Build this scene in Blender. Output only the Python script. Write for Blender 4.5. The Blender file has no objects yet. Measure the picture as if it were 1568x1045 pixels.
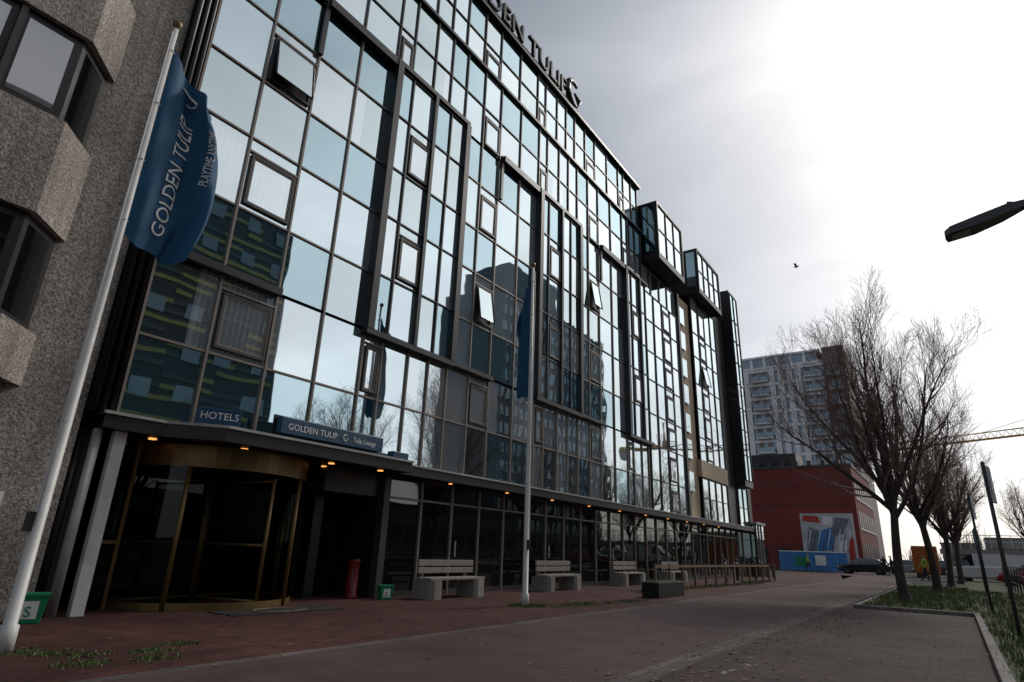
import bpy, bmesh, math, random
from mathutils import Vector, Matrix
R=random.Random(7)
sc=bpy.context.scene
COL=sc.collection
# ---------------------------------------------------------------- materials
def newmat(name):
    m=bpy.data.materials.new(name); m.use_nodes=True
    nt=m.node_tree; b=nt.nodes['Principled BSDF']
    return m,nt,b
def N(nt,t,**k):
    n=nt.nodes.new(t)
    for a,v in k.items(): setattr(n,a,v)
    return n
def mat(name,col,rough=.6,metal=0.,var=.12,scale=4.,bump=0.,bscale=40.,emit=None,es=0,coords='Object',spec=None,dirt=0.):
    m,nt,b=newmat(name)
    b.inputs['Roughness'].default_value=rough; b.inputs['Metallic'].default_value=metal
    if spec is not None: b.inputs['Specular IOR Level'].default_value=spec
    tc=N(nt,'ShaderNodeTexCoord')
    nz=N(nt,'ShaderNodeTexNoise'); nz.inputs['Scale'].default_value=scale; nz.inputs['Detail'].default_value=3
    nt.links.new(tc.outputs[coords],nz.inputs['Vector'])
    mx=N(nt,'ShaderNodeMix',data_type='RGBA')
    nt.links.new(nz.outputs['Fac'],mx.inputs['Factor'])
    mx.inputs['A'].default_value=(*[c*(1-var*2) for c in col],1); mx.inputs['B'].default_value=(*[min(1,c*(1+var*2)) for c in col],1)
    out=mx.outputs['Result']
    if dirt>0:
        n2=N(nt,'ShaderNodeTexNoise'); n2.inputs['Scale'].default_value=scale*.21; n2.inputs['Detail'].default_value=4; n2.inputs['Roughness'].default_value=.7
        nt.links.new(tc.outputs[coords],n2.inputs['Vector'])
        rp=N(nt,'ShaderNodeMapRange'); rp.inputs['From Min'].default_value=.35; rp.inputs['From Max'].default_value=.7
        rp.inputs['To Min'].default_value=1-dirt; rp.inputs['To Max'].default_value=1+dirt*.4
        nt.links.new(n2.outputs['Fac'],rp.inputs['Value'])
        vm=N(nt,'ShaderNodeVectorMath',operation='SCALE'); nt.links.new(out,vm.inputs[0]); nt.links.new(rp.outputs['Result'],vm.inputs['Scale'])
        out=vm.outputs['Vector']
    nt.links.new(out,b.inputs['Base Color'])
    if bump>0:
        n3=N(nt,'ShaderNodeTexNoise'); n3.inputs['Scale'].default_value=bscale; n3.inputs['Detail'].default_value=2
        nt.links.new(tc.outputs[coords],n3.inputs['Vector'])
        bp=N(nt,'ShaderNodeBump'); bp.inputs['Strength'].default_value=bump; bp.inputs['Distance'].default_value=.02
        nt.links.new(n3.outputs['Fac'],bp.inputs['Height']); nt.links.new(bp.outputs['Normal'],b.inputs['Normal'])
    if emit: b.inputs['Emission Color'].default_value=(*emit,1); b.inputs['Emission Strength'].default_value=es
    return m
def flat(name,col,rough=.8):
    m,nt,b=newmat(name); b.inputs['Roughness'].default_value=rough
    tc=N(nt,'ShaderNodeTexCoord'); nz=N(nt,'ShaderNodeTexNoise'); nz.inputs['Scale'].default_value=2; nz.inputs['Detail'].default_value=0
    nt.links.new(tc.outputs['Object'],nz.inputs['Vector'])
    mx=N(nt,'ShaderNodeMix',data_type='RGBA'); mx.inputs['A'].default_value=(*[c*.7 for c in col],1); mx.inputs['B'].default_value=(*[c*1.35 for c in col],1)
    nt.links.new(nz.outputs['Fac'],mx.inputs['Factor']); nt.links.new(mx.outputs['Result'],b.inputs['Base Color']); return m
def glassmat(name,under,refl,fac,rough=.015,folds=0.,uvar=.2,wavy=.25):
    m,nt,b=newmat(name); nt.nodes.remove(b)
    o=nt.nodes['Material Output']
    d=N(nt,'ShaderNodeBsdfDiffuse'); g=N(nt,'ShaderNodeBsdfGlossy'); g.inputs['Roughness'].default_value=rough; g.inputs['Color'].default_value=(*refl,1)
    tc=N(nt,'ShaderNodeTexCoord')
    nz=N(nt,'ShaderNodeTexNoise'); nz.inputs['Scale'].default_value=.9; nz.inputs['Detail'].default_value=1
    nt.links.new(tc.outputs['Object'],nz.inputs['Vector'])
    rp=N(nt,'ShaderNodeMapRange'); rp.inputs['To Min'].default_value=1-uvar; rp.inputs['To Max'].default_value=1+uvar
    nt.links.new(nz.outputs['Fac'],rp.inputs['Value'])
    last=rp.outputs['Result']
    if folds>0:
        w=N(nt,'ShaderNodeTexWave',bands_direction='Y'); w.inputs['Scale'].default_value=2.6; w.inputs['Distortion'].default_value=1.5; w.inputs['Detail'].default_value=1
        mp=N(nt,'ShaderNodeMapping'); mp.inputs['Scale'].default_value=(1,1,.08)
        nt.links.new(tc.outputs['Object'],mp.inputs['Vector']); nt.links.new(mp.outputs['Vector'],w.inputs['Vector'])
        r2=N(nt,'ShaderNodeMapRange'); r2.inputs['To Min'].default_value=1-folds; r2.inputs['To Max'].default_value=1
        nt.links.new(w.outputs['Fac'],r2.inputs['Value'])
        mm=N(nt,'ShaderNodeMath',operation='MULTIPLY'); nt.links.new(last,mm.inputs[0]); nt.links.new(r2.outputs['Result'],mm.inputs[1]); last=mm.outputs[0]
    vm=N(nt,'ShaderNodeVectorMath',operation='SCALE'); vm.inputs[0].default_value=under; nt.links.new(last,vm.inputs['Scale'])
    nt.links.new(vm.outputs['Vector'],d.inputs['Color'])
    fr=N(nt,'ShaderNodeFresnel'); fr.inputs['IOR'].default_value=1.5
    r3=N(nt,'ShaderNodeMapRange'); r3.inputs['To Min'].default_value=fac; r3.inputs['To Max'].default_value=1.
    nt.links.new(fr.outputs['Fac'],r3.inputs['Value'])
    if wavy>0:
        bp=N(nt,'ShaderNodeBump'); bp.inputs['Strength'].default_value=wavy; bp.inputs['Distance'].default_value=.012
        nt.links.new(nz.outputs['Fac'],bp.inputs['Height']); nt.links.new(bp.outputs['Normal'],g.inputs['Normal'])
    ms=N(nt,'ShaderNodeMixShader'); nt.links.new(r3.outputs['Result'],ms.inputs[0]); nt.links.new(d.outputs[0],ms.inputs[1]); nt.links.new(g.outputs[0],ms.inputs[2])
    nt.links.new(ms.outputs[0],o.inputs['Surface'])
    return m
def clearglass(name,tint=(.38,.42,.42)):
    m,nt,b=newmat(name); nt.nodes.remove(b); o=nt.nodes['Material Output']
    t=N(nt,'ShaderNodeBsdfTransparent'); t.inputs['Color'].default_value=(*tint,1)
    g=N(nt,'ShaderNodeBsdfGlossy'); g.inputs['Roughness'].default_value=.01
    fr=N(nt,'ShaderNodeFresnel'); fr.inputs['IOR'].default_value=1.4
    ms=N(nt,'ShaderNodeMixShader'); nt.links.new(fr.outputs[0],ms.inputs[0]); nt.links.new(t.outputs[0],ms.inputs[1]); nt.links.new(g.outputs[0],ms.inputs[2])
    nt.links.new(ms.outputs[0],o.inputs['Surface']); return m
def brickmat(name,c1,c2,mortar,bw,bh,rot=0.,rough=.85,dirt=.5,bump=.3,offset=.5,msize=.006):
    m,nt,b=newmat(name); b.inputs['Roughness'].default_value=rough; b.inputs['Specular IOR Level'].default_value=.2
    tc=N(nt,'ShaderNodeTexCoord'); mp=N(nt,'ShaderNodeMapping'); mp.inputs['Rotation'].default_value=(0,0,rot)
    nt.links.new(tc.outputs['Object'],mp.inputs['Vector'])
    br=N(nt,'ShaderNodeTexBrick'); br.inputs['Scale'].default_value=1; br.inputs['Brick Width'].default_value=bw; br.inputs['Row Height'].default_value=bh
    br.inputs['Mortar Size'].default_value=msize; br.inputs['Color1'].default_value=(*c1,1); br.inputs['Color2'].default_value=(*c2,1); br.inputs['Mortar'].default_value=(*mortar,1)
    br.offset=offset
    nt.links.new(mp.outputs['Vector'],br.inputs['Vector'])
    prev=br.outputs['Color']
    for s,lo,hi in ((.35,1-dirt,1+dirt*.5),(2.3,1-dirt*.45,1+dirt*.35),(30,.75,1.25)):
        nz=N(nt,'ShaderNodeTexNoise'); nz.inputs['Scale'].default_value=s; nz.inputs['Detail'].default_value=3; nz.inputs['Roughness'].default_value=.65
        nt.links.new(tc.outputs['Object'],nz.inputs['Vector'])
        rp=N(nt,'ShaderNodeMapRange'); rp.inputs['From Min'].default_value=.3; rp.inputs['From Max'].default_value=.7; rp.inputs['To Min'].default_value=lo; rp.inputs['To Max'].default_value=hi
        nt.links.new(nz.outputs['Fac'],rp.inputs['Value'])
        vm=N(nt,'ShaderNodeVectorMath',operation='SCALE'); nt.links.new(prev,vm.inputs[0]); nt.links.new(rp.outputs['Result'],vm.inputs['Scale']); prev=vm.outputs['Vector']
    nt.links.new(prev,b.inputs['Base Color'])
    bp=N(nt,'ShaderNodeBump'); bp.inputs['Strength'].default_value=bump; bp.inputs['Distance'].default_value=.01
    inv=N(nt,'ShaderNodeMath',operation='SUBTRACT'); inv.inputs[0].default_value=1; nt.links.new(br.outputs['Fac'],inv.inputs[1])
    nt.links.new(inv.outputs[0],bp.inputs['Height']); nt.links.new(bp.outputs['Normal'],b.inputs['Normal'])
    return m
def concretemat(name,c,speck=.35):
    m,nt,b=newmat(name); b.inputs['Roughness'].default_value=.9
    tc=N(nt,'ShaderNodeTexCoord'); prev=None
    rgb=N(nt,'ShaderNodeRGB'); rgb.outputs[0].default_value=(*c,1); prev=rgb.outputs[0]
    for s,lo,hi,det in ((28,1-speck,1+speck,1),(75,1-speck,1+speck,0),(.6,.78,1.15,4)):
        nz=N(nt,'ShaderNodeTexNoise'); nz.inputs['Scale'].default_value=s; nz.inputs['Detail'].default_value=det
        nt.links.new(tc.outputs['Object'],nz.inputs['Vector'])
        rp=N(nt,'ShaderNodeMapRange'); rp.inputs['From Min'].default_value=.35; rp.inputs['From Max'].default_value=.65; rp.inputs['To Min'].default_value=lo; rp.inputs['To Max'].default_value=hi
        nt.links.new(nz.outputs['Fac'],rp.inputs['Value'])
        vm=N(nt,'ShaderNodeVectorMath',operation='SCALE'); nt.links.new(prev,vm.inputs[0]); nt.links.new(rp.outputs['Result'],vm.inputs['Scale']); prev=vm.outputs['Vector']
        if s==28: hsrc=nz.outputs['Fac']
    mp=N(nt,'ShaderNodeMapping'); mp.inputs['Scale'].default_value=(3,3,.25); nt.links.new(tc.outputs['Object'],mp.inputs['Vector'])
    nz=N(nt,'ShaderNodeTexNoise'); nz.inputs['Scale'].default_value=1.5; nz.inputs['Detail'].default_value=4; nt.links.new(mp.outputs['Vector'],nz.inputs['Vector'])
    rp=N(nt,'ShaderNodeMapRange'); rp.inputs['From Min'].default_value=.35; rp.inputs['From Max'].default_value=.65; rp.inputs['To Min'].default_value=.8; rp.inputs['To Max'].default_value=1.1
    nt.links.new(nz.outputs['Fac'],rp.inputs['Value'])
    vm=N(nt,'ShaderNodeVectorMath',operation='SCALE'); nt.links.new(prev,vm.inputs[0]); nt.links.new(rp.outputs['Result'],vm.inputs['Scale']); prev=vm.outputs['Vector']
    nt.links.new(prev,b.inputs['Base Color'])
    bp=N(nt,'ShaderNodeBump'); bp.inputs['Strength'].default_value=.6; bp.inputs['Distance'].default_value=.015
    nt.links.new(hsrc,bp.inputs['Height']); nt.links.new(bp.outputs['Normal'],b.inputs['Normal'])
    return m

G_CUR =glassmat('glass_curtain',(.46,.50,.52),(.84,.94,.98),.60,folds=.35)
G_CUR2=glassmat('glass_blind',(.28,.34,.37),(.80,.93,.98),.62,folds=.15)
G_SP  =glassmat('glass_spandrel',(.018,.05,.062),(.62,.81,.88),.58)
G_DK  =glassmat('glass_dark',(.018,.028,.03),(.76,.89,.92),.60)
G_GF  =glassmat('glass_shopfront',(.006,.007,.008),(.9,.95,.95),.03,folds=0)
G_OFF =glassmat('glass_office',(.17,.165,.18),(.9,.92,.96),.22,folds=0)
G_BG  =glassmat('glass_far',(.03,.04,.045),(.6,.7,.76),.22,rough=.08,wavy=0)
CLEAR =clearglass('clear_glass')
BRONZE=mat('light_bronze_aluminium',(.22,.185,.16),.45,.3,var=.08)
BLACK =mat('black_metal',(.014,.014,.016),.42,.2,var=.15,scale=2)
FRAMEB=mat('dark_mullion',(.035,.033,.033),.4,.3,var=.15,scale=2)
DGREY =mat('dark_grey_frame',(.05,.048,.048),.5,.2)
WHITE =mat('white_paint',(.66,.66,.64),.45,var=.06,scale=6,dirt=.2)
CAPW  =mat('awning_trim',(.42,.41,.39),.5,var=.1,dirt=.3)
GOLD  =mat('brass_frame',(.17,.11,.04),.42,.5,var=.12,scale=6)
CONC  =concretemat('exposed_aggregate',(.31,.275,.245))
BEIGE =concretemat('beige_concrete',(.46,.36,.26),.12)
BCONC =concretemat('bench_concrete',(.30,.28,.255),.15)
BLUE  =mat('blue_sign',(.006,.055,.12),.35,var=.1)
FLAGM =mat('flag_cloth',(.005,.075,.17),.75,var=.18,scale=3)
LETW  =mat('white_lettering',(.8,.8,.8),.5,var=.03)
WOOD  =mat('weathered_wood',(.17,.12,.08),.8,var=.25,scale=12,bump=.3)
BENCHW=mat('grey_bench_wood',(.24,.215,.19),.8,var=.2,scale=12,bump=.3)
GREEN =mat('green_plastic',(.01,.22,.09),.4,var=.1)
RED   =mat('red_paint',(.16,.012,.01),.45,var=.1)
RUBBER=mat('rubber',(.012,.012,.012),.8)
LAMPW =mat('downlight',(.9,.5,.2),.4,emit=(1,.38,.10),es=1.7)
SOFF  =mat('soffit_panel',(.03,.027,.025),.45,var=.1)
def paint(n,c): 
    m=mat(n,c,.28,var=.03); m.node_tree.nodes['Principled BSDF'].inputs['Coat Weight'].default_value=.6; return m
# ---------------------------------------------------------------- mesh builder
class MB:
    def __init__(s): s.v=[];s.f=[];s.m=[];s.ms=[];s.sm=[]
    def mi(s,m):
        if m not in s.ms: s.ms.append(m)
        return s.ms.index(m)
    def poly(s,pts,m,smooth=False):
        i=len(s.v); s.v+=[tuple(p) for p in pts]; s.f.append(tuple(range(i,i+len(pts)))); s.m.append(s.mi(m)); s.sm.append(smooth)
    def box(s,x0,x1,y0,y1,z0,z1,m):
        i=len(s.v)
        s.v+=[(x0,y0,z0),(x1,y0,z0),(x1,y1,z0),(x0,y1,z0),(x0,y0,z1),(x1,y0,z1),(x1,y1,z1),(x0,y1,z1)]
        k=s.mi(m)
        for f in ((3,2,1,0),(4,5,6,7),(0,1,5,4),(1,2,6,5),(2,3,7,6),(3,0,4,7)):
            s.f.append(tuple(i+a for a in f)); s.m.append(k); s.sm.append(False)
    def obox(s,c,size,rotz,m,tilt=0.):
        M=Matrix.Translation(c)@Matrix.Rotation(rotz,4,'Z')@Matrix.Rotation(tilt,4,'X')
        hx,hy,hz=[a/2 for a in size]; i=len(s.v)
        for p in ((-hx,-hy,-hz),(hx,-hy,-hz),(hx,hy,-hz),(-hx,hy,-hz),(-hx,-hy,hz),(hx,-hy,hz),(hx,hy,hz),(-hx,hy,hz)):
            s.v.append(tuple(M@Vector(p)))
        k=s.mi(m)
        for f in ((3,2,1,0),(4,5,6,7),(0,1,5,4),(1,2,6,5),(2,3,7,6),(3,0,4,7)):
            s.f.append(tuple(i+a for a in f)); s.m.append(k); s.sm.append(False)
    def prism(s,poly,z0,z1,m,mt=None):
        n=len(poly); 
        s.poly([(x,y,z1) for x,y in poly],mt or m); s.poly([(x,y,z0) for x,y in reversed(poly)],m)
        for i in range(n):
            a=poly[i];b=poly[(i+1)%n]; s.poly([(a[0],a[1],z0),(b[0],b[1],z0),(b[0],b[1],z1),(a[0],a[1],z1)],m)
    def tube(s,pts,rs,n,m,cap=True,smooth=True):
        k=s.mi(m); rings=[]
        P=[Vector(p) for p in pts]
        for j,p in enumerate(P):
            d=(P[min(j+1,len(P)-1)]-P[max(j-1,0)]).normalized()
            a=Vector((0,0,1)) if abs(d.z)<.9 else Vector((1,0,0))
            u=d.cross(a).normalized(); w=d.cross(u); i=len(s.v)
            for q in range(n):
                t=2*math.pi*q/n; s.v.append(tuple(p+(u*math.cos(t)+w*math.sin(t))*rs[j]))
            rings.append(i)
        for j in range(len(P)-1):
            a,b=rings[j],rings[j+1]
            for q in range(n):
                s.f.append((a+q,a+(q+1)%n,b+(q+1)%n,b+q)); s.m.append(k); s.sm.append(smooth)
        if cap:
            s.f.append(tuple(rings[0]+q for q in reversed(range(n)))); s.m.append(k); s.sm.append(False)
            s.f.append(tuple(rings[-1]+q for q in range(n))); s.m.append(k); s.sm.append(False)
    def disc(s,c,ax,r,t,n,m):
        c=Vector(c);ax=Vector(ax).normalized(); s.tube([c-ax*t/2,c+ax*t/2],[r,r],n,m)
    def mesh(s,name):
        me=bpy.data.meshes.new(name); me.from_pydata(s.v,[],s.f)
        for m in s.ms: me.materials.append(m)
        me.polygons.foreach_set('material_index',s.m); me.polygons.foreach_set('use_smooth',s.sm); me.update(); return me
    def build(s,name,parent=None,bevel=0):
        o=bpy.data.objects.new(name,s.mesh(name)); COL.objects.link(o)
        if parent: o.parent=parent
        if bevel:
            b=o.modifiers.new('bevel','BEVEL'); b.width=bevel; b.segments=2; b.limit_method='ANGLE'
        return o
def empty(name,loc=(0,0,0)):
    e=bpy.data.objects.new(name,None); e.location=loc; COL.objects.link(e); e.empty_display_size=.3; return e
def text(name,body,size,m,parent,loc=None,rot=None,ext=.01,align='LEFT',mapfn=None,sx=1.):
    c=bpy.data.curves.new(name,'FONT'); c.body=body; c.size=size; c.extrude=ext; c.align_x=align; c.resolution_u=3
    o=bpy.data.objects.new(name,c); COL.objects.link(o)
    bpy.context.view_layer.update()
    dg=bpy.context.evaluated_depsgraph_get()
    me=bpy.data.meshes.new_from_object(o.evaluated_get(dg)); bpy.data.objects.remove(o)
    me.materials.clear(); me.materials.append(m)
    if mapfn:
        bm=bmesh.new(); bm.from_mesh(me)
        bmesh.ops.triangulate(bm,faces=bm.faces)
        bmesh.ops.subdivide_edges(bm,edges=[e for e in bm.edges if e.calc_length()>size*.3],cuts=2,use_grid_fill=True)
        bm.to_mesh(me); bm.free()
        for v in me.vertices: v.co=mapfn(v.co)
    o=bpy.data.objects.new(name,me); COL.objects.link(o)
    if parent: o.parent=parent
    if loc: o.location=loc
    if rot: o.rotation_euler=rot
    o.scale=(sx,1,1)
    return o
FX=(math.pi/2,0,math.pi/2)   # text facing +X
# ---------------------------------------------------------------- ground
def sheet(name,poly,z,m):
    b=MB(); b.poly([(x,y,z) for x,y in poly],m); return b.build(name)
ASPH=mat('asphalt_far',(.048,.040,.039),.9,var=.2,scale=1.5,bump=.2,dirt=.4,spec=.2)
PAVE=brickmat('brick_paving',(.112,.042,.034),(.064,.029,.025),(.028,.020,.018),.21,.07,rot=math.pi/2,dirt=.5)
ROADM=brickmat('road_surface',(.092,.057,.057),(.082,.053,.053),(.070,.046,.047),.9,.9,dirt=.38,bump=.02,msize=.002)
PARK=brickmat('parking_brick',(.086,.054,.050),(.052,.037,.035),(.026,.020,.019),.22,.11,dirt=.5)
GUT=brickmat('gutter_stone',(.145,.12,.113),(.09,.075,.073),(.03,.026,.024),.5,.12,rot=math.pi/2,dirt=.5)
KERB=mat('kerb_concrete',(.19,.175,.165),.85,var=.15,scale=8,dirt=.4,bump=.3)
sheet('ground',[(-700,-700),(700,-700),(700,700),(-700,700)],-.012,ASPH)
sheet('pavement',[(-11.2,-20),(-6.12,-20),(-6.12,46),(-7,60),(-11.2,60)],0,PAVE)
sheet('entrance_pavement',[(-14,4.1),(-11.2,4.1),(-11.2,10.4),(-14,10.4)],0,PAVE)
sheet('gutter',[(-6.12,-20),(-5.95,-20),(-5.95,46),(-6.12,46)],.0,GUT)
sheet('road',[(-5.95,-20),(-2.9,-20),(-2.9,44),(-4,60),(-8,80),(-13,80),(-8,60),(-5.95,46)],0,ROADM)
sheet('gutter',[(-2.9,-20),(-2.6,-20),(-2.6,44),(-2.9,44)],0,GUT)
sheet('parking_strip',[(-2.6,-20),(.2,-20),(.2,19),(-2.3,19),(-2.6,19)],0,PARK)
WORN=mat('worn_road_paint',(.22,.19,.18),.8,var=.4,scale=14)
wp=MB()
for (cx,cy,l) in ((-2.15,7.0,.35),(-2.1,7.7,.2),(-2.25,8.3,.12)):
    for i in range(5):
        a=cx+R.uniform(-.05,.05); c_=cy+i*l/5; wp.poly([(a,c_,.004),(a+R.uniform(.03,.09),c_,.004),(a+R.uniform(.03,.09),c_+l/6,.004),(a,c_+l/6,.004)],WORN)
wp.build('worn_road_marking')
SOIL=mat('soil_grass',(.045,.056,.018),.95,var=.35,scale=5,bump=.6,bscale=25,dirt=.5)
v=MB()
def raised(b,x0,x1,y0,y1,z):
    b.box(x0,x1,y0,y1,-.01,z,SOIL)
raised(v,.32,14,-10,70,.07); raised(v,-2.2,.318,19.12,44,.07)
v.build('grass_verge')
k=MB()
y=-10
while y<19: k.box(.2,.317,y,y+.98,-.01,.09,KERB); y+=1
x=-2.32
while x<.15: k.box(x,min(x+.98,.2),19.,19.117,-.01,.088,KERB); x+=1
y=19.12
while y<44: k.box(-2.32,-2.203,y,y+.98,-.01,.09,KERB); y+=1
k.build('kerb',bevel=.012)
GR=[flat('grass_blade_a',(.055,.11,.02)),flat('grass_blade_b',(.095,.13,.032)),flat('grass_blade_dry',(.16,.13,.06))]
def tuft(b,x,y,z,h,n,sp=.05):
    for _ in range(n):
        a=R.uniform(0,6.28); hh=h*R.uniform(.5,1.2); w=R.uniform(.004,.009); dx=math.cos(a);dy=math.sin(a); l=R.uniform(.1,.7)*hh
        px=x+R.gauss(0,sp);py=y+R.gauss(0,sp)
        m=R.choices(GR,(5,4,1.3))[0]
        b.poly([(px-dy*w,py+dx*w,z),(px+dy*w,py-dx*w,z),(px+dx*l*.5+dy*w*.7,py+dy*l*.5-dx*w*.7,z+hh*.6),(px+dx*l*.5-dy*w*.7,py+dy*l*.5+dx*w*.7,z+hh*.6)],m)
        b.poly([(px+dx*l*.5-dy*w*.7,py+dy*l*.5+dx*w*.7,z+hh*.6),(px+dx*l*.5+dy*w*.7,py+dy*l*.5-dx*w*.7,z+hh*.6),(px+dx*l,py+dy*l,z+hh)],m)
g=MB()
for _ in range(5200):
    yy=8.5+ (R.random()**1.5)*26; xx=R.uniform(.34,5)
    if yy<22 and xx>.34+yy*.11: continue
    tuft(g,xx,yy,.07,.09+.05*R.random(),4)
for _ in range(2400):
    tuft(g,R.uniform(-2.15,.3),R.uniform(19.2,38),.07,.10,4)
g.build('grass')
g=MB()
def patch(cx,cy,rx,ry,n,h=.035):
    for _ in range(n):
        a=R.uniform(0,6.28); r=math.sqrt(R.random())
        if R.random()<.35: r*=.5
        tuft(g,cx+rx*r*math.cos(a),cy+ry*r*math.sin(a),0,h*R.uniform(.5,1.3),4,.03)
patch(-7.7,11.8,.35,.5,260,.05); patch(-7.2,13.2,.5,1.6,300,.03); patch(-6.9,15.2,.35,1.2,190,.03)
for (cx,cy) in ((-7.3,3.1),(-7.1,3.7),(-6.8,2.9),(-7.6,2.9),(-6.7,3.5),(-7.9,2.7),(-7.4,4.1)): patch(cx,cy,.2,.25,90,.022)
for i in range(14): patch(-8.0+R.uniform(-.3,.3),19+i*1.2,.5,.6,50,.09)
g.build('weeds')
LEAF=flat('dead_leaf',(.20,.13,.085))
lf=MB()
def leaf(x,y,z):
    a=R.uniform(0,6.28);s=R.uniform(.015,.04); c,sn=math.cos(a)*s,math.sin(a)*s
    lf.poly([(x-c,y-sn,z+.003),(x+sn*.6,y-c*.6,z+R.uniform(.004,.015)),(x+c,y+sn,z+.004),(x-sn*.6,y+c*.6,z+R.uniform(.004,.015))],LEAF)
for _ in range(1100): leaf(R.gauss(-2.4,.4),R.uniform(5,32),.003)
for _ in range(350): leaf(R.uniform(-9.8,.1),R.uniform(3,25),.003)
for _ in range(400): leaf(R.uniform(-2.1,2.5),R.uniform(10,34),.08)
lf.build('fallen_leaves')
# ---------------------------------------------------------------- hotel
hotel=empty('glass_hotel')
XF=-10.6
pan=MB(); fr=MB(); blk=MB()
ROWS=[2.98,4.35,5.95,7.4,9.05,10.5,12.15,13.65,15.2,16.75,18.1,19.45]
VIS={1,3,5,7,9}
def pane(x,y0,y1,z0,z1,m,tilt=.004,split=False):
    a=R.uniform(-1,1)*tilt*(y1-y0)/2; b=R.uniform(-1,1)*tilt*(z1-z0)/2
    p=[Vector((x-a-b,y0,z0)),Vector((x+a-b,y1,z0)),Vector((x+a+b,y1,z1)),Vector((x-a+b,y0,z1))]
    if split:
        t=R.uniform(.25,.75); q0=p[0].lerp(p[1],t); q1=p[3].lerp(p[2],t)
        A,B=(m,G_DK) if R.random()<.5 else (G_DK,m)
        pan.poly([p[0],q0,q1,p[3]],A); pan.poly([q0,p[1],p[2],q1],B)
    else: pan.poly(p,m)
def opwin(x,y0,y1,z0,z1,op):
    e=.055
    fr.box(x+.012,x+.065,y0,y1,z0,z0+e,DGREY); fr.box(x+.012,x+.065,y0,y1,z1-e,z1,DGREY)
    fr.box(x+.012,x+.065,y0,y0+e,z0+e,z1-e,DGREY); fr.box(x+.012,x+.065,y1-e,y1,z0+e,z1-e,DGREY)
    yy0,yy1,a0,a1=y0+e,y1-e,z0+e,z1-e
    if op:
        d=.17
        pan.poly([(x+.02,yy0,a0),(x+.02,yy1,a0),(x+.02,yy1,a1),(x+.02,yy0,a1)],BLACK)  # black sheet stands in for the unlit room behind the open sash
        pan.poly([(x+.06+d,yy0,a0+.03),(x+.06+d,yy1,a0+.03),(x+.07,yy1,a1),(x+.07,yy0,a1)],G_DK)
        for (p,q) in (((x+.06+d,yy0,a0+.03),(x+.07,yy0,a1)),((x+.06+d,yy1,a0+.03),(x+.07,yy1,a1)),((x+.06+d,yy0,a0+.03),(x+.06+d,yy1,a0+.03))):
            fr.tube([p,q],[.028,.028],4,DGREY,smooth=False)
    else:
        pane(x+.03,yy0,yy1,a0,a1,R.choice([G_CUR,G_CUR2]),.01)
        q=.03
        fr.box(x+.032,x+.05,yy0,yy1,a0,a0+q,BRONZE); fr.box(x+.032,x+.05,yy0,yy1,a1-q,a1,BRONZE)
        fr.box(x+.032,x+.05,yy0,yy0+q,a0+q,a1-q,BRONZE); fr.box(x+.032,x+.05,yy1-q,yy1,a0+q,a1-q,BRONZE)
OPEN=[(5.4,11),(13.0,8),(14.3,8),(20.5,11),(35,11)]
def grid(x,ys,rows,ops=(),visset=VIS,r0=0,mw=.022,mm=None,opens=.3,bright=False):
    mm=mm or BRONZE
    for i in range(len(ys)-1):
        for j in range(len(rows)-1):
            J=j+r0; vis=J in visset
            if vis: m=R.choices([G_CUR,G_CUR2,G_DK],(6,4,1.5))[0]
            else: m=R.choices([G_SP,G_DK,G_CUR2],(6,3,1+5*(ys[i]>9)))[0]
            pane(x,ys[i],ys[i+1],rows[j],rows[j+1],m,split=vis and m is G_CUR and R.random()<.3)
            if i in ops and vis:
                isop=any(abs((ys[i]+ys[i+1])/2-oy)<.8 and abs((rows[j]+rows[j+1])/2-oz)<.9 for oy,oz in OPEN)
                opwin(x,ys[i]+.09,ys[i+1]-.06,rows[j]+.12,rows[j+1]-.38,isop)
                fr.box(x+.005,x+.05,ys[i]+mw,ys[i+1]-mw,rows[j+1]-.34,rows[j+1]-.30,mm)
    z0,z1=rows[0],rows[-1]
    for y in ys: fr.box(x-.02,x+.055,y-mw,y+mw,z0,z1,mm)
    for z in rows:
        for i in range(len(ys)-1): fr.box(x-.02,x+.04,ys[i]+mw,ys[i+1]-mw,z-.02,z+.02,mm)
YL=[4.13,5.33,6.53,7.7,8.9]
OFF=[0,.6,1.5,2.25,3.0,3.95,4.9,6.15,7.4]
ylow=YL[:]; opl=[1]
per=[8.9,16.3,23.7]
for b0 in per:
    for q,o in enumerate(OFF[1:]):
        if b0+o>26.2: break
        ylow.append(b0+o)
        if q in (0,5): opl.append(len(ylow)-2)
ylow=[y for y in ylow if y<=26.2]
grid(XF,ylow,ROWS[:3],ops=opl)
grid(XF,ylow,ROWS[7:10],ops=opl,r0=7,mm=FRAMEB)
grid(XF-.12,ylow,ROWS[9:12],ops=opl,r0=9,mm=FRAMEB)
grid(XF,YL,ROWS[2:8],ops=[1],r0=2)
BX=.13
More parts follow.
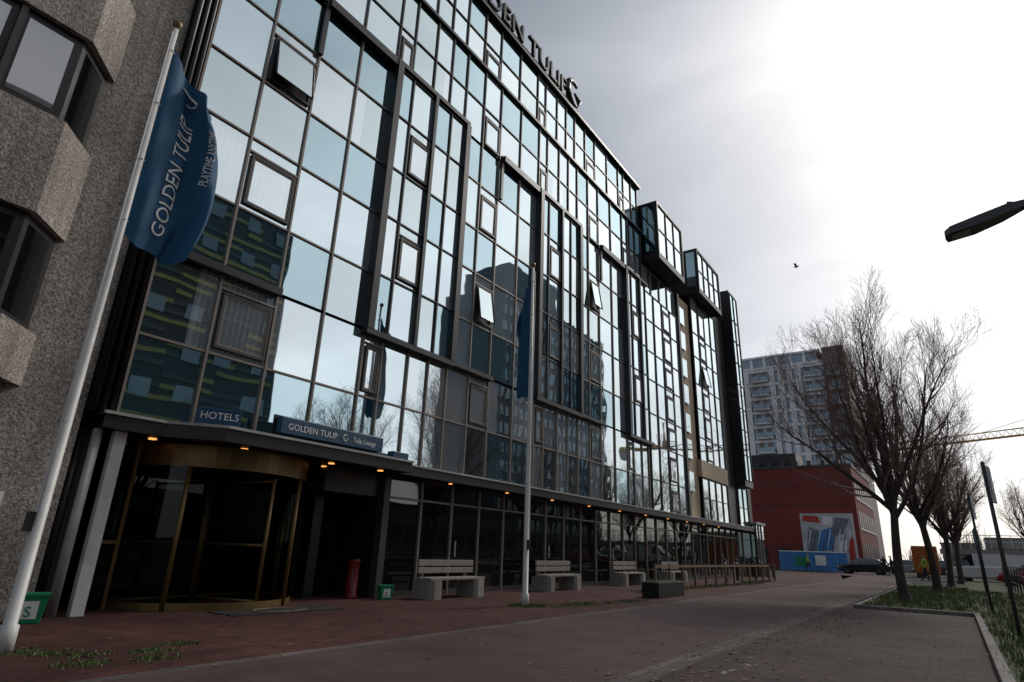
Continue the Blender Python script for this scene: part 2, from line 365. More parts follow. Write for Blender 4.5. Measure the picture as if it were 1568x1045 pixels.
for b0 in per:
    ys=[b0+o for o in OFF if b0+o<=26.2]
    bay=[y for y in ys if y<=b0+3.01]; rest=[y for y in ys if y>=b0+2.99]
    grid(XF+BX,bay,ROWS[2:8],ops=[1],r0=2,mm=FRAMEB)
    if len(rest)>1: grid(XF,rest,ROWS[2:8],ops=[1],r0=2)
    ye=min(b0+3.06,26.2)
    for yy in (b0,b0+1.5,b0+3.0):
        if yy<=26.2:
            w=.10 if yy!=b0+1.5 else .055
            blk.box(XF-.1,XF+BX+.12,yy-w,yy+w,5.93,13.72,BLACK)
    blk.box(XF-.1,XF+BX+.11,b0-.11,ye,5.80,5.928,BLACK)
    if ye<26: blk.box(XF+.05,XF+.22,ye+.005,b0+4.9,5.84,5.96,BLACK)
    blk.box(XF-.1,XF+BX+.11,b0-.11,ye,13.722,13.86,BLACK)
    blk.box(XF+.05,XF+.22,b0-2.4,b0-.115,13.62,13.84,BLACK)
    blk.box(XF+.05,XF+.13,b0-2.46,b0-2.34,12.15,13.84,BLACK)
blk.box(XF+.05,XF+.20,4.0,6.53,5.87,6.02,BLACK)
blk.box(XF-.1,XF+.12,4.05,26.2,16.70,16.80,BLACK)
blk.box(XF-.2,XF+.06,4.05,26.2,19.43,19.56,BLACK)
for i,(yy,rr) in enumerate(((3.78,.06),(3.92,.05),(4.05,.045))):
    blk.tube([(XF+.02,yy,2.95),(XF+.02,yy,20)],[rr,rr],8,BLACK)
blk.box(-11.2,XF-.06,3.7,4.12,2.95,20,BLACK)
blk.box(-26,XF-.16,4.12,26.15,2.98,19.42,DGREY)
blk.box(-26,XF-.16,26.16,44.2,2.98,15.2,DGREY)
e1=[26.25,27.35,28.5,29.65,30.8]
grid(XF,e1,ROWS[:8],ops=[2],visset={0,1,2,3,4,5,6},mm=DGREY)
grid(XF-.1,[26.25,27.35,28.5,29.65,30.8],[13.65,15.1],visset={0})
blk.box(XF-.16,XF+.1,30.85,31.1,2.98,15.2,BLACK)
con=MB(); con.box(-12,XF-.10,31.12,33.2,2.98,15.3,BEIGE)
con.box(XF-.095,XF+.15,33.0,37.9,5.2,6.1,BEIGE)
con.build('concrete_pier',hotel)
for z in (4.3,6.0,7.4,9.0,10.5,12.1,13.6): fr.box(XF-.099,XF+.0,31.2,32.1,z,z+1.0,G_DK)
e2=[33.2,34.4,35.6,36.8,37.9]
grid(XF+.05,e2,[6.12]+ROWS[3:8]+[15.9],visset={0,1,2,3,4,5},ops=[1],mm=DGREY)
grid(XF+.05,e2,[2.98,4.1,5.15],visset={0,1},mm=DGREY)
blk.box(-14,XF-.05,37.95,40.2,2.98,16.5,BLACK)
def rbox(y0,y1,z0,z1,xf,n):
    blk.box(XF-3,xf-.06,y0,y1,z0,z1,BLACK)
    ys=[y0+.12+(y1-y0-.24)*i/n for i in range(n+1)]
    grid(xf,ys,[z0+.35,z0+.35+(z1-z0-.5)/2,z1-.15],visset={0,1},mm=DGREY)
    pan.poly([(XF+.02,y0-.004,z0+.5),(xf-.12,y0-.004,z0+.5),(xf-.12,y0-.004,z1-.2),(XF+.02,y0-.004,z1-.2)],G_SP)
    blk.box(xf-.06,xf+.07,y0,y1,z0,z0+.32,BLACK); blk.box(xf-.06,xf+.07,y0,y1,z1-.12,z1,BLACK)
    blk.box(xf-.06,xf+.07,y0,y0+.1,z0+.32,z1-.12,BLACK); blk.box(xf-.06,xf+.07,y1-.1,y1,z0+.32,z1-.12,BLACK)
rbox(26.3,30.0,15.25,18.55,-9.8,3)
rbox(33.1,37.5,15.95,18.9,-9.95,4)
blk.box(-13,-10.05,40.3,42.2,5.4,18.9,BLACK)
grid(-10.03,[40.4,41.25,42.1],[5.8,7.4,9.05,10.5,12.15,13.65,15.2,16.75,18.7],visset={1,3,5},mm=DGREY)
grid(XF+.02,[40.3,41.4,42.5],[2.98,4.1,5.35],visset={0},mm=DGREY)
blk.box(-24,-14,8,24,19.42,21.5,DGREY)
aw=MB()
aw.box(-10.95,-10.3,10.22,43.0,2.72,2.93,BLACK)
aw.box(-10.97,-10.27,10.22,43.02,2.932,2.975,CAPW)
cp=[(-13.6,3.95),(-10.50,3.95),(-10.50,4.9),(-9.9,5.64),(-9.9,10.2),(-13.6,10.2)]
aw.prism(cp,2.72,2.935,BLACK)
cp2=[(-13.6,3.93),(-10.47,3.93),(-10.47,4.89),(-9.86,5.62),(-9.86,10.215),(-13.6,10.215)]
aw.prism(cp2,2.938,2.985,CAPW)
aw.build('entrance_canopy',hotel)
dl=MB()
for (x,y) in ((-10.9,4.9),(-10.4,6.3),(-11.1,7.2),(-10.4,8.3),(-11.0,8.6),(-10.3,9.6),(-12.4,5.6),(-12.4,8.2)):
    dl.disc((x,y,2.712),(0,0,1),.065,.02,14,LAMPW)
for i in range(10): dl.disc((-10.6,12.4+i*2.6,2.712),(0,0,1),.05,.02,12,LAMPW)
dl.build('downlights',hotel)
gf=MB()
ys=[10.42]
while ys[-1]<42.5: ys.append(ys[-1]+1.2)
for i in range(len(ys)-1):
    a=R.uniform(-.003,.003)
    gf.poly([(-10.9-a,ys[i],.12),(-10.9+a,ys[i+1],.12),(-10.9+a,ys[i+1],2.66),(-10.9-a,ys[i],2.66)],G_GF)
    gf.box(-10.93,-10.84,ys[i]-.03,ys[i]+.03,0,2.715,BRONZE)
    gf.box(-10.93,-10.86,ys[i]+.03,ys[i+1]-.03,2.2,2.25,BRONZE)
    gf.box(-10.93,-10.86,ys[i]+.03,ys[i+1]-.03,2.66,2.715,BLACK)
    gf.box(-10.93,-10.85,ys[i]+.03,ys[i+1]-.03,0,.12,DGREY)
    if i%4==2:
        gf.box(-10.86,-10.83,ys[i]+.2,ys[i]+.23,.9,1.3,CAPW)
gf.box(-24,-10.94,10.3,43,0,2.715,BLACK)
gf.box(-10.94,-10.72,10.2,10.39,0,2.715,DGREY)
gf.box(-14,-10.15,42.6,44.9,3.2,3.35,CAPW); gf.box(-14,-10.3,42.7,44.8,0,3.2,BLACK)
for i in range(3):
    gf.poly([(-10.28,42.72+i*.7,.1),(-10.28,43.36+i*.7,.1),(-10.28,43.36+i*.7,3.15),(-10.28,42.72+i*.7,3.15)],G_DK)
    gf.box(-10.3,-10.22,42.66+i*.7,42.72+i*.7,0,3.2,BRONZE)
for i in range(4):
    gf.poly([(-13.9+i*.9,42.69,.1),(-13.1+i*.9,42.69,.1),(-13.1+i*.9,42.69,3.1),(-13.9+i*.9,42.69,3.1)],G_DK)
gf.build('ground_floor',hotel)
en=MB()
en.box(-14,-13.6,3.95,10.3,0,2.715,BLACK)
en.box(-13.6,-10.95,3.6,4.0,0,2.715,DGREY)
en.box(-13.59,-10.96,10.2,10.295,0,2.715,BLACK)
en.box(-11.9,-11.6,8.95,9.2,0,2.715,BLACK); en.box(-12.2,-11.95,9.75,9.95,0,2.715,BLACK)
en.box(-13.6,-10.9,8.6,10.2,2.2,2.715,SOFF)
for yy in (8.75,9.45): en.poly([(-12.6,yy,0.05),(-12.6,yy+.62,0.05),(-12.6,yy+.62,2.2),(-12.6,yy,2.2)],G_GF)
en.box(-12.62,-12.55,9.38,9.44,0,2.2,DGREY)
en.box(-10.80,-10.66,4.22,4.40,0,2.715,WHITE)
en.tube([(-10.75,4.0,0),(-10.75,4.0,2.715)],[.07,.07],12,CAPW)
en.tube([(-10.95,3.86,0),(-10.95,3.86,2.715)],[.06,.06],12,DGREY)
en.build('entrance_recess',hotel)
rv=MB(); CX,CY,RR=-12.0,6.72,1.78
def arc(a0,a1,n): return [(CX+RR*math.cos(math.radians(a0+(a1-a0)*i/n)),CY+RR*math.sin(math.radians(a0+(a1-a0)*i/n))) for i in range(n+1)]
P=arc(0,360,48)
for i in range(48):
    a,b=P[i],P[i+1]
    rv.poly([(a[0],a[1],2.32),(b[0],b[1],2.32),(b[0],b[1],2.70),(a[0],a[1],2.70)],GOLD,True)
    rv.poly([(a[0],a[1],0),(b[0],b[1],0),(b[0],b[1],.12),(a[0],a[1],.12)],GOLD,True)
rv.poly([(x,y,2.32) for x,y in arc(0,360,48)[:-1]],SOFF)
for (a0,a1) in ((-150,-42),(32,150)):
    P=arc(a0,a1,20)
    for i in range(20):
        a,b=P[i],P[i+1]; rv.poly([(a[0],a[1],.12),(b[0],b[1],.12),(b[0],b[1],2.32),(a[0],a[1],2.32)],CLEAR,True)
for ad in (-150,-95,-42,32,90,150):
    x=CX+RR*math.cos(math.radians(ad)); y=CY+RR*math.sin(math.radians(ad))
    rv.tube([(x,y,0),(x,y,2.33)],[.04,.04],8,GOLD)
for ad in (10,100,190,280):
    dx,dy=math.cos(math.radians(ad)),math.sin(math.radians(ad)); L=RR-.12
    rv.poly([(CX,CY,.12),(CX+dx*L,CY+dy*L,.12),(CX+dx*L,CY+dy*L,2.2),(CX,CY,2.2)],CLEAR)
    for z in (.1,1.05,2.2): rv.tube([(CX+.05*dx,CY+.05*dy,z),(CX+dx*L,CY+dy*L,z)],[.028,.028],6,GOLD)
    rv.tube([(CX+dx*L,CY+dy*L,.06),(CX+dx*L,CY+dy*L,2.25)],[.035,.035],6,GOLD)
rv.tube([(CX,CY,0),(CX,CY,2.32)],[.07,.07],10,GOLD)
rv.build('revolving_door',hotel)
sd=MB()
for yy in (4.55,4.95): sd.box(-11.45,-11.38,yy-.03,yy+.03,0,2.715,GOLD)
sd.box(-11.45,-11.39,4.58,4.92,1.0,1.06,GOLD); sd.poly([(-11.42,4.58,.1),(-11.42,4.92,.1),(-11.42,4.92,2.7),(-11.42,4.58,2.7)],CLEAR)
sd.build('side_screen',hotel)
pan.build('panes',hotel); fr.build('window_frames',hotel); blk.build('black_frames',hotel)
t=text('roof_lettering','GOLDEN TULIP',1.18,BLACK,hotel,(XF+.02,10.2,19.72),FX,.07)
lg=MB()
def logo(b,cx,y,z,r,m,w=.12,t=.06):
    P=[]
    for i in range(15):
        a=math.radians(60+i*17); P.append((cx,y+r*math.cos(a),z+r*math.sin(a)))
    b.tube(P,[w*(.5+.8*math.sin(math.pi*i/14)) for i in range(15)],6,m)
    b.tube([(cx,y+r*.1,z+r*.1),(cx,y+r*.9,z-r*.2),(cx,y+r*.5,z-r*1.0)],[w*.4,w,w*.3],6,m)
logo(lg,XF+.02,19.0,20.35,.58,BLACK,.12)
for yy in [10.5+i*.68 for i in range(12)]: lg.box(XF-.02,XF+.02,yy,yy+.04,19.5,19.75,BLACK)
lg.box(XF-.03,XF+.03,10.3,19.4,19.66,19.70,BLACK)
lg.build('roof_logo',hotel)
sg=MB(); sg.box(-10.16,-9.98,6.7,9.3,3.06,3.37,BLUE); sg.box(-10.2,-10.16,6.65,9.35,2.99,3.42,BLACK)
sg.box(-10.45,-10.25,9.9,10.4,2.99,3.2,BLUE)
sg.build('canopy_sign',hotel,bevel=.01)
text('canopy_lettering','GOLDEN TULIP',.17,LETW,hotel,(-9.977,6.85,3.15),FX,.004)
text('canopy_lettering_small','Tulip Lounge',.15,LETW,hotel,(-9.977,8.45,3.15),FX,.004,sx=.8)
l2=MB(); logo(l2,-9.975,8.24,3.21,.06,LETW,.014); l2.build('canopy_logo',hotel)
HY=5.62
hs=MB(); hs.obox((-10.25,HY,3.17),(.12,.72,.28),math.radians(-28),BLUE); hs.build('hotels_sign',hotel,bevel=.01)
c28,s28=math.cos(math.radians(28)),math.sin(math.radians(28))
text('hotels_lettering','HOTELS',.175,LETW,hotel,(-10.25+.064*c28-.30*s28,HY-.064*s28-.30*c28,3.115),(math.pi/2,0,math.pi/2+math.radians(-28)),.004)
# ---------------------------------------------------------------- left concrete building
lb=empty('concrete_office_building')
c=MB(); c.box(-26,-10.66,-14,3.7,0,21.5,CONC); 
c.build('walls',lb)
c=MB(); w=MB()
op=[(-10.655,-2.6),(-9.95,-2.1),(-9.95,2.22),(-10.655,2.85)]
ip=[(-10.655,-2.5),(-10.05,-2.05),(-10.05,2.15),(-10.655,2.72)]
z=3.9
c.prism([(-10.655,-2.6),(-10.15,-2.3),(-10.15,2.4),(-10.655,2.85)],3.12,3.3,CONC)
c.prism(op,3.3,3.9,CONC)
while z<20:
    w.prism(ip,z+.001,z+1.549,BLACK)
    for (a,b) in ((-1.9,-.95),(-.85,.15),(.25,1.25),(1.38,2.06)):
        w.box(-10.05,-10.0,a-.06,a+.02,z+.03,z+1.52,DGREY)
        w.poly([(-10.046,a+.07,z+.14),(-10.046,b-.03,z+.14),(-10.046,b-.03,z+1.40),(-10.046,a+.07,z+1.40)],G_OFF if z>6 else G_GF)
    d=Vector((-.605,.57,0)); nrm=Vector((.57,.605,0)).normalized()*.004
    p=Vector((-10.05,2.15,0))+d*.14+nrm; q=Vector((-10.05,2.15,0))+d*.86+nrm
    w.poly([(p.x,p.y,z+.12),(q.x,q.y,z+.12),(q.x,q.y,z+1.42),(p.x,p.y,z+1.42)],G_GF)
    c.prism(op,z+1.55,min(z+3.1,21.4),CONC)
    z+=3.1
c.build('bay_spandrels',lb,bevel=.02); w.build('bay_windows',lb)
ns=MB(); ns.box(-10.655,-10.64,2.72,3.02,1.42,1.66,LETW); ns.poly([(-10.636,2.76,1.46),(-10.636,2.86,1.46),(-10.636,2.86,1.62),(-10.636,2.76,1.62)],RED)
ns.tube([(-10.632,2.94+.05*math.cos(a*.785),1.54+.05*math.sin(a*.785)) for a in range(9)],[.008]*9,5,RED); ns.tube([(-10.632,2.905,1.575),(-10.632,2.975,1.505)],[.007]*2,5,RED)
ns.build('no_smoking_sign')
# ---------------------------------------------------------------- flagpoles
def flagpole(x,y,flen,sy,name='flagpole',side=1):
    e=empty(name,(x,y,0))
    b=MB(); b.tube([(0,0,0),(0,0,.25),(0,0,.26),(0,0,4),(0,0,8)],[.085,.085,.062,.052,.034],14,WHITE)
    b.tube([(0,0,8),(0,0,8.03),(0,0,8.06),(0,0,8.12),(0,0,8.15)],[.03,.03,.06,.06,.02],12,GOLD)
    b.tube([(0.05,-.05,1.2),(0.045,-.045,7.9)],[.006,.006],5,LETW)
    b.box(-.03,.03,-.12,-.05,1.15,1.35,DGREY)
    for z in (4.9,5.8,6.7,7.6): b.tube([(-.06,0,z),(0,.06,z+.01),(.06,0,z),(0,-.06,z),(-.06,0,z)],[.008]*5,5,LETW)
    b.build('pole',e)
    z0,z1=4.75,7.68
    def P(s,t,off=0.):
        wdt=flen*(.80+.25*math.sin(math.pi*min(1,t*1.05))**1.0)
        yy=.05+s*wdt
        xx=.13*math.sin(s*7.5+t*2.2)*s**.6+.06*math.sin(s*14+t*5)*s+.03*math.sin(s*24-t*9)*s
        zz=z0+t*(z1-z0)-s*(.10+.62*t**3)-.12*math.sin(s*3.1)*(1-t)-.05*math.sin(s*9)*(1-t)
        return Vector((xx*sy+off,yy+.02*math.sin(t*11)*s,zz))
    f=MB(); ns_,nt_=40,54
    for i in range(ns_):
        for j in range(nt_):
            f.poly([P(i/ns_,j/nt_),P((i+1)/ns_,j/nt_),P((i+1)/ns_,(j+1)/nt_),P(i/ns_,(j+1)/nt_)],FLAGM,True)
    o=f.build('flag',e)
    bm=bmesh.new(); bm.from_mesh(o.data); bmesh.ops.remove_doubles(bm,verts=bm.verts,dist=1e-4); bm.to_mesh(o.data); bm.free()
    def mp(co,s0,t0): 
        s=s0-co.y/max(flen,.6)/.95; t=t0+co.x/(z1-z0)
        return P(s,t,.012+co.z)
    k_=min(1,flen/.9)
    text('flag_lettering','GOLDEN TULIP',.285*k_**.5,LETW,e,ext=.002,mapfn=lambda co: mp(co,.56,.08))
    text('flag_small_lettering','PLAYTIME ANYTIME',.115*k_**.4,LETW,e,ext=.002,mapfn=lambda co: mp(co,.84,.42))
    lgm=MB()
    pts=[P(.44+.15*math.sin(math.radians(a)),.88+.035*math.cos(math.radians(a)),.015) for a in range(-60,200,20)]
    lgm.tube(pts,[.006+.014*math.sin(math.pi*i/(len(pts)-1)) for i in range(len(pts))],5,LETW)
    lgm.build('flag_logo',e)
    return e
flagpole(-7.93,2.62,.9,1.); f2=flagpole(-7.7,11.7,.50,1.0); f2.rotation_euler=(0,0,math.radians(72))
# ---------------------------------------------------------------- benches etc
def bench(x,y):
    e=empty('concrete_bench',(x,y,0))
    b=MB()
    for yy in (.22,1.82):
        b.prism([(-.12,yy-.2),(.42,yy-.2),(.5,yy-.12),(.5,yy+.12),(.42,yy+.2),(-.12,yy+.2)],0,.40,BCONC)
        b.box(-.10,.0,yy-.045,yy+.045,.4,.82,BCONC)
    b.build('legs',e,bevel=.03)
    b=MB(); 
    for k in range(3): b.box(.02+k*.15,.15+k*.15,0,2.04,.402,.46,BENCHW)
    b.box(.0,.05,0,2.04,.54,.67,BENCHW); b.box(.0,.05,0,2.04,.70,.84,BENCHW)
    b.build('seat_and_backrest',e,bevel=.01); return e
for (x,y) in ((-10.25,11.0),(-10.3,16.15),(-10.5,21.8),(-10.5,26.6)): bench(x,y)
p=MB(); p.box(-7.25,-6.75,16.9,18.9,0,.40,BLACK); p.box(-7.2,-6.8,16.95,18.85,.40,.42,SOIL); p.build('planter_box',bevel=.01)
def bin_(x,y,rz,s=1.):
    e=empty('green_bin',(x,y,0)); e.rotation_euler=(0,0,rz)
    b=MB()
    b.v+= [(-.12*s,-.15*s,0),(.12*s,-.15*s,0),(.12*s,.15*s,0),(-.12*s,.15*s,0),(-.15*s,-.19*s,.34*s),(.15*s,-.19*s,.34*s),(.15*s,.19*s,.34*s),(-.15*s,.19*s,.34*s)]
    k=b.mi(GREEN)
    for f in ((3,2,1,0),(4,5,6,7),(0,1,5,4),(1,2,6,5),(2,3,7,6),(3,0,4,7)): b.f.append(f); b.m.append(k); b.sm.append(False)
    b.build('body',e,bevel=.01)
    b=MB(); b.box(-.165*s,.165*s,-.205*s,.205*s,.34*s,.37*s,GREEN); b.build('rim',e)
    b=MB(); b.poly([(.1285*s,-.10*s,.06*s),(.1285*s,.10*s,.06*s),(.148*s,.10*s,.28*s),(.148*s,-.10*s,.28*s)],LETW); b.build('label',e)
    text('label_mark','S',.18*s,GREEN,e,(.144*s,-.05*s,.09*s),FX,.004)
bin_(-10.25,3.55,-.35); bin_(-10.45,10.25,-.4,.8)
rb=MB(); rb.tube([(-11.1,9.85,0),(-11.1,9.85,.04),(-11.1,9.85,.05),(-11.1,9.85,.75),(-11.1,9.85,.80)],[.16,.16,.13,.13,.15],16,RED); rb.tube([(-11.1,9.85,.8),(-11.1,9.85,.83)],[.12,.1],16,BLACK); rb.build('red_litter_bin')
dm=MB(); dm.prism([(-10.15,6.0),(-9.35,6.0),(-9.35,8.2),(-10.15,8.2)],.001,.014,RUBBER)
dm.tube([(-9.75+.28*math.cos(i*.314),7.1+.5*math.sin(i*.314),.016) for i in range(21)],[.012]*21,5,WOOD); dm.build('door_mat')
wf=MB(); y=20.0; i=0
while y<37:
    wf.box(-8.15,-8.07,y,y+.08,0,.85,WOOD); 
    if y<35.5: wf.box(-8.13,-8.08,y+.08,y+1.3,.72,.80,WOOD)
    y+=1.3;i+=1
for k in range(9): wf.box(-8.15-.0-k*.3-.1,-8.15-k*.3,36.9,36.96,.15,.9,WOOD)
wf.build('timber_fence',bevel=.006)
for (x,y) in ((-9.0,31),(-9.3,34),(-9.4,38)):
    bb=MB(); bb.tube([(x,y,0),(x,y,1.0),(x,y,1.03)],[.06,.06,.03],10,BLACK); bb.tube([(x,y,.8),(x,y,.88)],[.063,.063],10,LETW); bb.build('bollard')
# ---------------------------------------------------------------- trees
BARK=mat('bark',(.055,.040,.036),.9,var=.3,scale=8,bump=.7,bscale=18)
TWIG=flat('twigs',(.23,.15,.135)); TWIG2=flat('far_twigs',(.21,.165,.15))
def treemesh(seed,H,limbs=8,n2=10,n3=8,n4=6,name='bare_tree',lean=-.25):
    r=random.Random(seed); b=MB()
    def branch(p,d,L,rad,lvl):
        ns={0:6,1:8,2:5,3:3,4:2}[lvl]; pts=[p.copy()];rs=[rad]; dd=d.normalized(); q=p.copy()
        for i in range(ns):
            wob={0:.04,1:.07,2:.09,3:.10,4:.12}[lvl]
            dd=(dd+Vector((r.gauss(0,wob),r.gauss(0,wob),r.gauss(0,wob)+{0:.0,1:.08,2:.16,3:.18,4:.15}[lvl]))).normalized()
            q=q+dd*(L/ns); pts.append(q.copy()); rs.append(max(rad*(1-(i+1)/ns*(.35 if lvl==0 else .86)),.0042))
        b.tube(pts,rs,{0:12,1:7,2:4,3:3,4:3}[lvl],BARK if lvl<2 else TWIG,cap=False)
        return pts,rs
    tl=3.1
    pts,rs=branch(Vector((0,0,-.05)),Vector((lean*.22,0,1)),tl,.17,0)
    b.tube([Vector((0,0,-.05)),Vector((0,0,.25))],[.26,.165],12,BARK,cap=False)
    def kids(pts,rs,lvl,n,Lc,lo=.15):
        for k in range(n):
            t=lo+(1-lo)*(k+r.random())/n; t=min(t,.99); f=t*(len(pts)-1); i=int(f); fr_=f-i
            p=pts[i].lerp(pts[i+1],fr_); rr=rs[i]*(1-fr_)+rs[i+1]*fr_
            ax=(pts[i+1]-pts[i]).normalized(); a=r.uniform(0,6.283)
            u=ax.orthogonal().normalized(); u.rotate(Matrix.Rotation(a,3,ax)) 
            ang=math.radians(r.uniform(26,50)); d=ax*math.cos(ang)+u*math.sin(ang)
            L=Lc*(1.15-.55*t)*r.uniform(.75,1.2)
            cp_,cr=branch(p,d,L,min(rr*.62,{2:.036,3:.013,4:.0065}[lvl]),lvl)
            if lvl==2: kids(cp_,cr,3,n3,Lc*.46)
            elif lvl==3: kids(cp_,cr,4,n4,Lc*.46)
    for k in range(limbs):
        t=.80+.20*k/(limbs-1); f=t*(len(pts)-1); i=min(int(f),len(pts)-2); p=pts[i].lerp(pts[i+1],f-i)
        a=k*2.4+r.uniform(-.3,.3); ang=math.radians(6 if k==limbs-1 else r.uniform(18,44))
        d=Vector((math.cos(a)*math.sin(ang)+lean*.32,math.sin(a)*math.sin(ang),math.cos(ang)))
        L=(H-3.2)*(.90 if k==limbs-1 else r.uniform(.74,.86))
        bp,brs=branch(p,d,L,.085 if k<limbs-1 else .11,1)
        kids(bp,brs,2,n2,2.4*H/10,.10)
    return b.mesh(name)
T1=treemesh(3,10.0,limbs=11,n2=14,n3=9,n4=6,lean=-.3)
T2=treemesh(11,8.8,limbs=9,n2=11,n3=7,n4=5,lean=-.1)
def tree(me,x,y,rz=0,s=1.,sx=1.):
    o=bpy.data.objects.new('bare_tree',me); o.location=(x,y,0.05); o.rotation_euler=(0,0,rz); o.scale=(s*sx,s*sx,s); COL.objects.link(o)
tree(T1,-1.35,22.4,0,.97,.88)
tree(T2,-.7,32,1.1,1.0); tree(T2,-.3,41,2.6,.95); tree(T2,.2,51,4.2,1.02); tree(T2,.5,62,.4,1.0)
tree(T2,9.5,70,3.4,1.1); tree(T2,7.5,90,1.4,1.2)
tree(T2,10,26,2.,1.25); tree(T2,12,38,5.,1.2)
# ---------------------------------------------------------------- background buildings
wb=empty('white_apartment_block')
WB=mat('white_render',(.84,.84,.86),.7,var=.03,scale=.3); DB=mat('dark_brick',(.26,.225,.21),.85,var=.15,scale=.6)
G_WB=glassmat('apartment_glass',(.13,.17,.21),(.6,.7,.8),.2,rough=.08,wavy=0)
b=MB(); x0,xm,x1,Y=-46,-15.4,-11.6,130; H=41.5
b.box(x0,xm,Y,Y+25,0,H-2.8,DB); b.box(xm,x1,Y+1.2,Y+25,0,H+.2,DB)
nf=13; fh=(H-3)/nf
for f in range(nf):
    z=f*fh+.3
    b.box(x0,xm,Y-.35,Y-.01,z+fh-.7,z+fh-.1,WB)
    x=x0; i=0
    while x<xm-.9:
        bal = (i%6) in (4,5)
        if not bal: b.box(x,x+1.05,Y-.42,Y-.36,z-.1,z+fh-.1,WB)
        elif i%6==4:
            b.box(x-.1,x+3.2,Y-1.5,Y-.37,z+.0,z+.2,WB); b.box(x-.1,x+3.2,Y-1.5,Y-1.44,z+.2,z+1.2,G_WB)
        x+=1.7; i+=1
    bx=xm+.6
    b.box(bx,bx+2.6,Y-.4,Y+1.19,z+.1,z+.28,WB); b.box(bx,bx+2.6,Y-.4,Y-.34,z+.28,z+1.3,G_WB)
    b.poly([(bx+.2,Y+1.18,z+.35),(bx+2.3,Y+1.18,z+.35),(bx+2.3,Y+1.18,z+2.4),(bx+.2,Y+1.18,z+2.4)],G_WB)
x=x0
while x<xm-.9:
    for f in range(nf): b.poly([(x+1.06,Y-.02,f*fh+.3),(x+1.69,Y-.02,f*fh+.3),(x+1.69,Y-.02,f*fh+fh-.3),(x+1.06,Y-.02,f*fh+fh-.3)],G_WB)
    x+=1.7
b.box(x0,xm,Y-.5,Y+25,H-2.79,H-2.3,WB); b.box(x0+1,xm-1,Y+1,Y+24,H-2.3,H,G_WB)
x=x0+1
while x<xm-1: b.box(x,x+.5,Y+.8,Y+.99,H-2.3,H,WB); x+=2.6
b.box(x0+.6,xm-.4,Y+.6,Y+24,H,H+.4,WB); b.box(xm,x1,Y+1,Y+25,H+.21,H+.7,DB)
for q in range(5): b.box(-36+q*4,-35+q*4,Y+6,Y+8,H+.4,H+1.4+.3*(q%2),DB)
b.build('facade',wb)
rbk=empty('red_brick_building')
RB2=mat('red_wall',(.20,.030,.024),.75,var=.12,scale=.4,dirt=.25)
b=MB(); b.box(-45,-8.6,85,106,0,12.2,RB2); b.box(-45.1,-8.5,84.9,106.1,12.2,12.5,DGREY)
for z in (2.8,5.2,7.6,10.0): b.box(-45,-8.6,84.96,84.995,z,z+.06,DGREY)
for i in range(8):
    for z in (1.2,5.0,8.6):
        b.box(-8.64,-8.57,86.5+i*2.4,88+i*2.4,z,z+2.0,BLACK); b.box(-8.6,-8.52,86.3+i*2.4,88.2+i*2.4,z-.25,z-.02,WHITE)
for i in range(12): b.box(-44+i*2.6,-42.6+i*2.6,84.93,84.99,.6,2.4,BLACK)
b.box(-21,-15,87,92,12.5,14.4,BLACK)
for i in range(7): b.box(-20+i*1.6,-19.5+i*1.6,86,86.6,12.5,13.2,DGREY)
b.build('walls',rbk)
bbd=empty('billboard'); b=MB()
CW=mat('poster_ground',(.5,.5,.52),.6,var=.25,scale=.7); CR=mat('poster_red',(.45,.04,.03),.6); CB=mat('poster_blue',(.05,.20,.48),.6,var=.3,scale=1); CG=mat('poster_grey',(.16,.18,.22),.6,var=.4,scale=1.5)
b.box(-13.4,-8.2,76,76.25,.6,6.0,CW); b.build('panel',bbd)
b=MB(); yq=75.99
def tri(pts,m,d): b.poly([(x,yq-d,z) for x,z in pts],m)
tri([(-13.2,5.2),(-11.4,5.0),(-11.6,5.7),(-13.1,5.8)],CR,.012)
tri([(-13.3,1.0),(-12.2,.9),(-11.5,4.1),(-12.6,4.6)],CG,.010); tri([(-12.2,1.9),(-10.4,2.3),(-10.0,4.6),(-11.6,4.2)],CB,.014)
tri([(-10.6,3.4),(-9.3,3.9),(-8.5,5.4),(-9.9,5.6)],CG,.016); tri([(-9.0,.9),(-8.4,.9),(-8.4,3.6),(-8.9,3.2)],CR,.012)
tri([(-12.4,.8),(-9.6,.8),(-9.4,1.7),(-12.2,1.6)],LETW,.018); tri([(-10.0,1.9),(-9.1,2.2),(-9.0,3.3),(-9.9,3.0)],LETW,.018); tri([(-11.2,4.8),(-10.3,4.7),(-10.2,5.6),(-11.1,5.7)],LETW,.02)
for i in range(9): b.tube([(-13.1+i*.5,yq-.03,1.7+.1*(i%3)),(-12.4+i*.48,yq-.03,4.3-.15*(i%2))],[.045,.045],4,CG if i%2 else LETW)
b.build('poster',bbd)
b=MB()
for x in (-13.1,-10.8,-8.5): b.box(x-.1,x+.1,76.26,76.5,0,5.9,DGREY)
b.build('posts',bbd)
b=MB(); 
for i in range(7): b.box(-15.6+i*.95,-14.68+i*.95,73.9,73.98,.05,2.0,CB)
b.box(-15.6,-9,73.86,73.9,1.9,2.0,LETW); b.box(-14,-12.9,73.84,73.88,.5,1.4,GREEN); b.box(-12,-11,73.84,73.88,.6,1.6,LETW)
b.build('blue_hoarding')
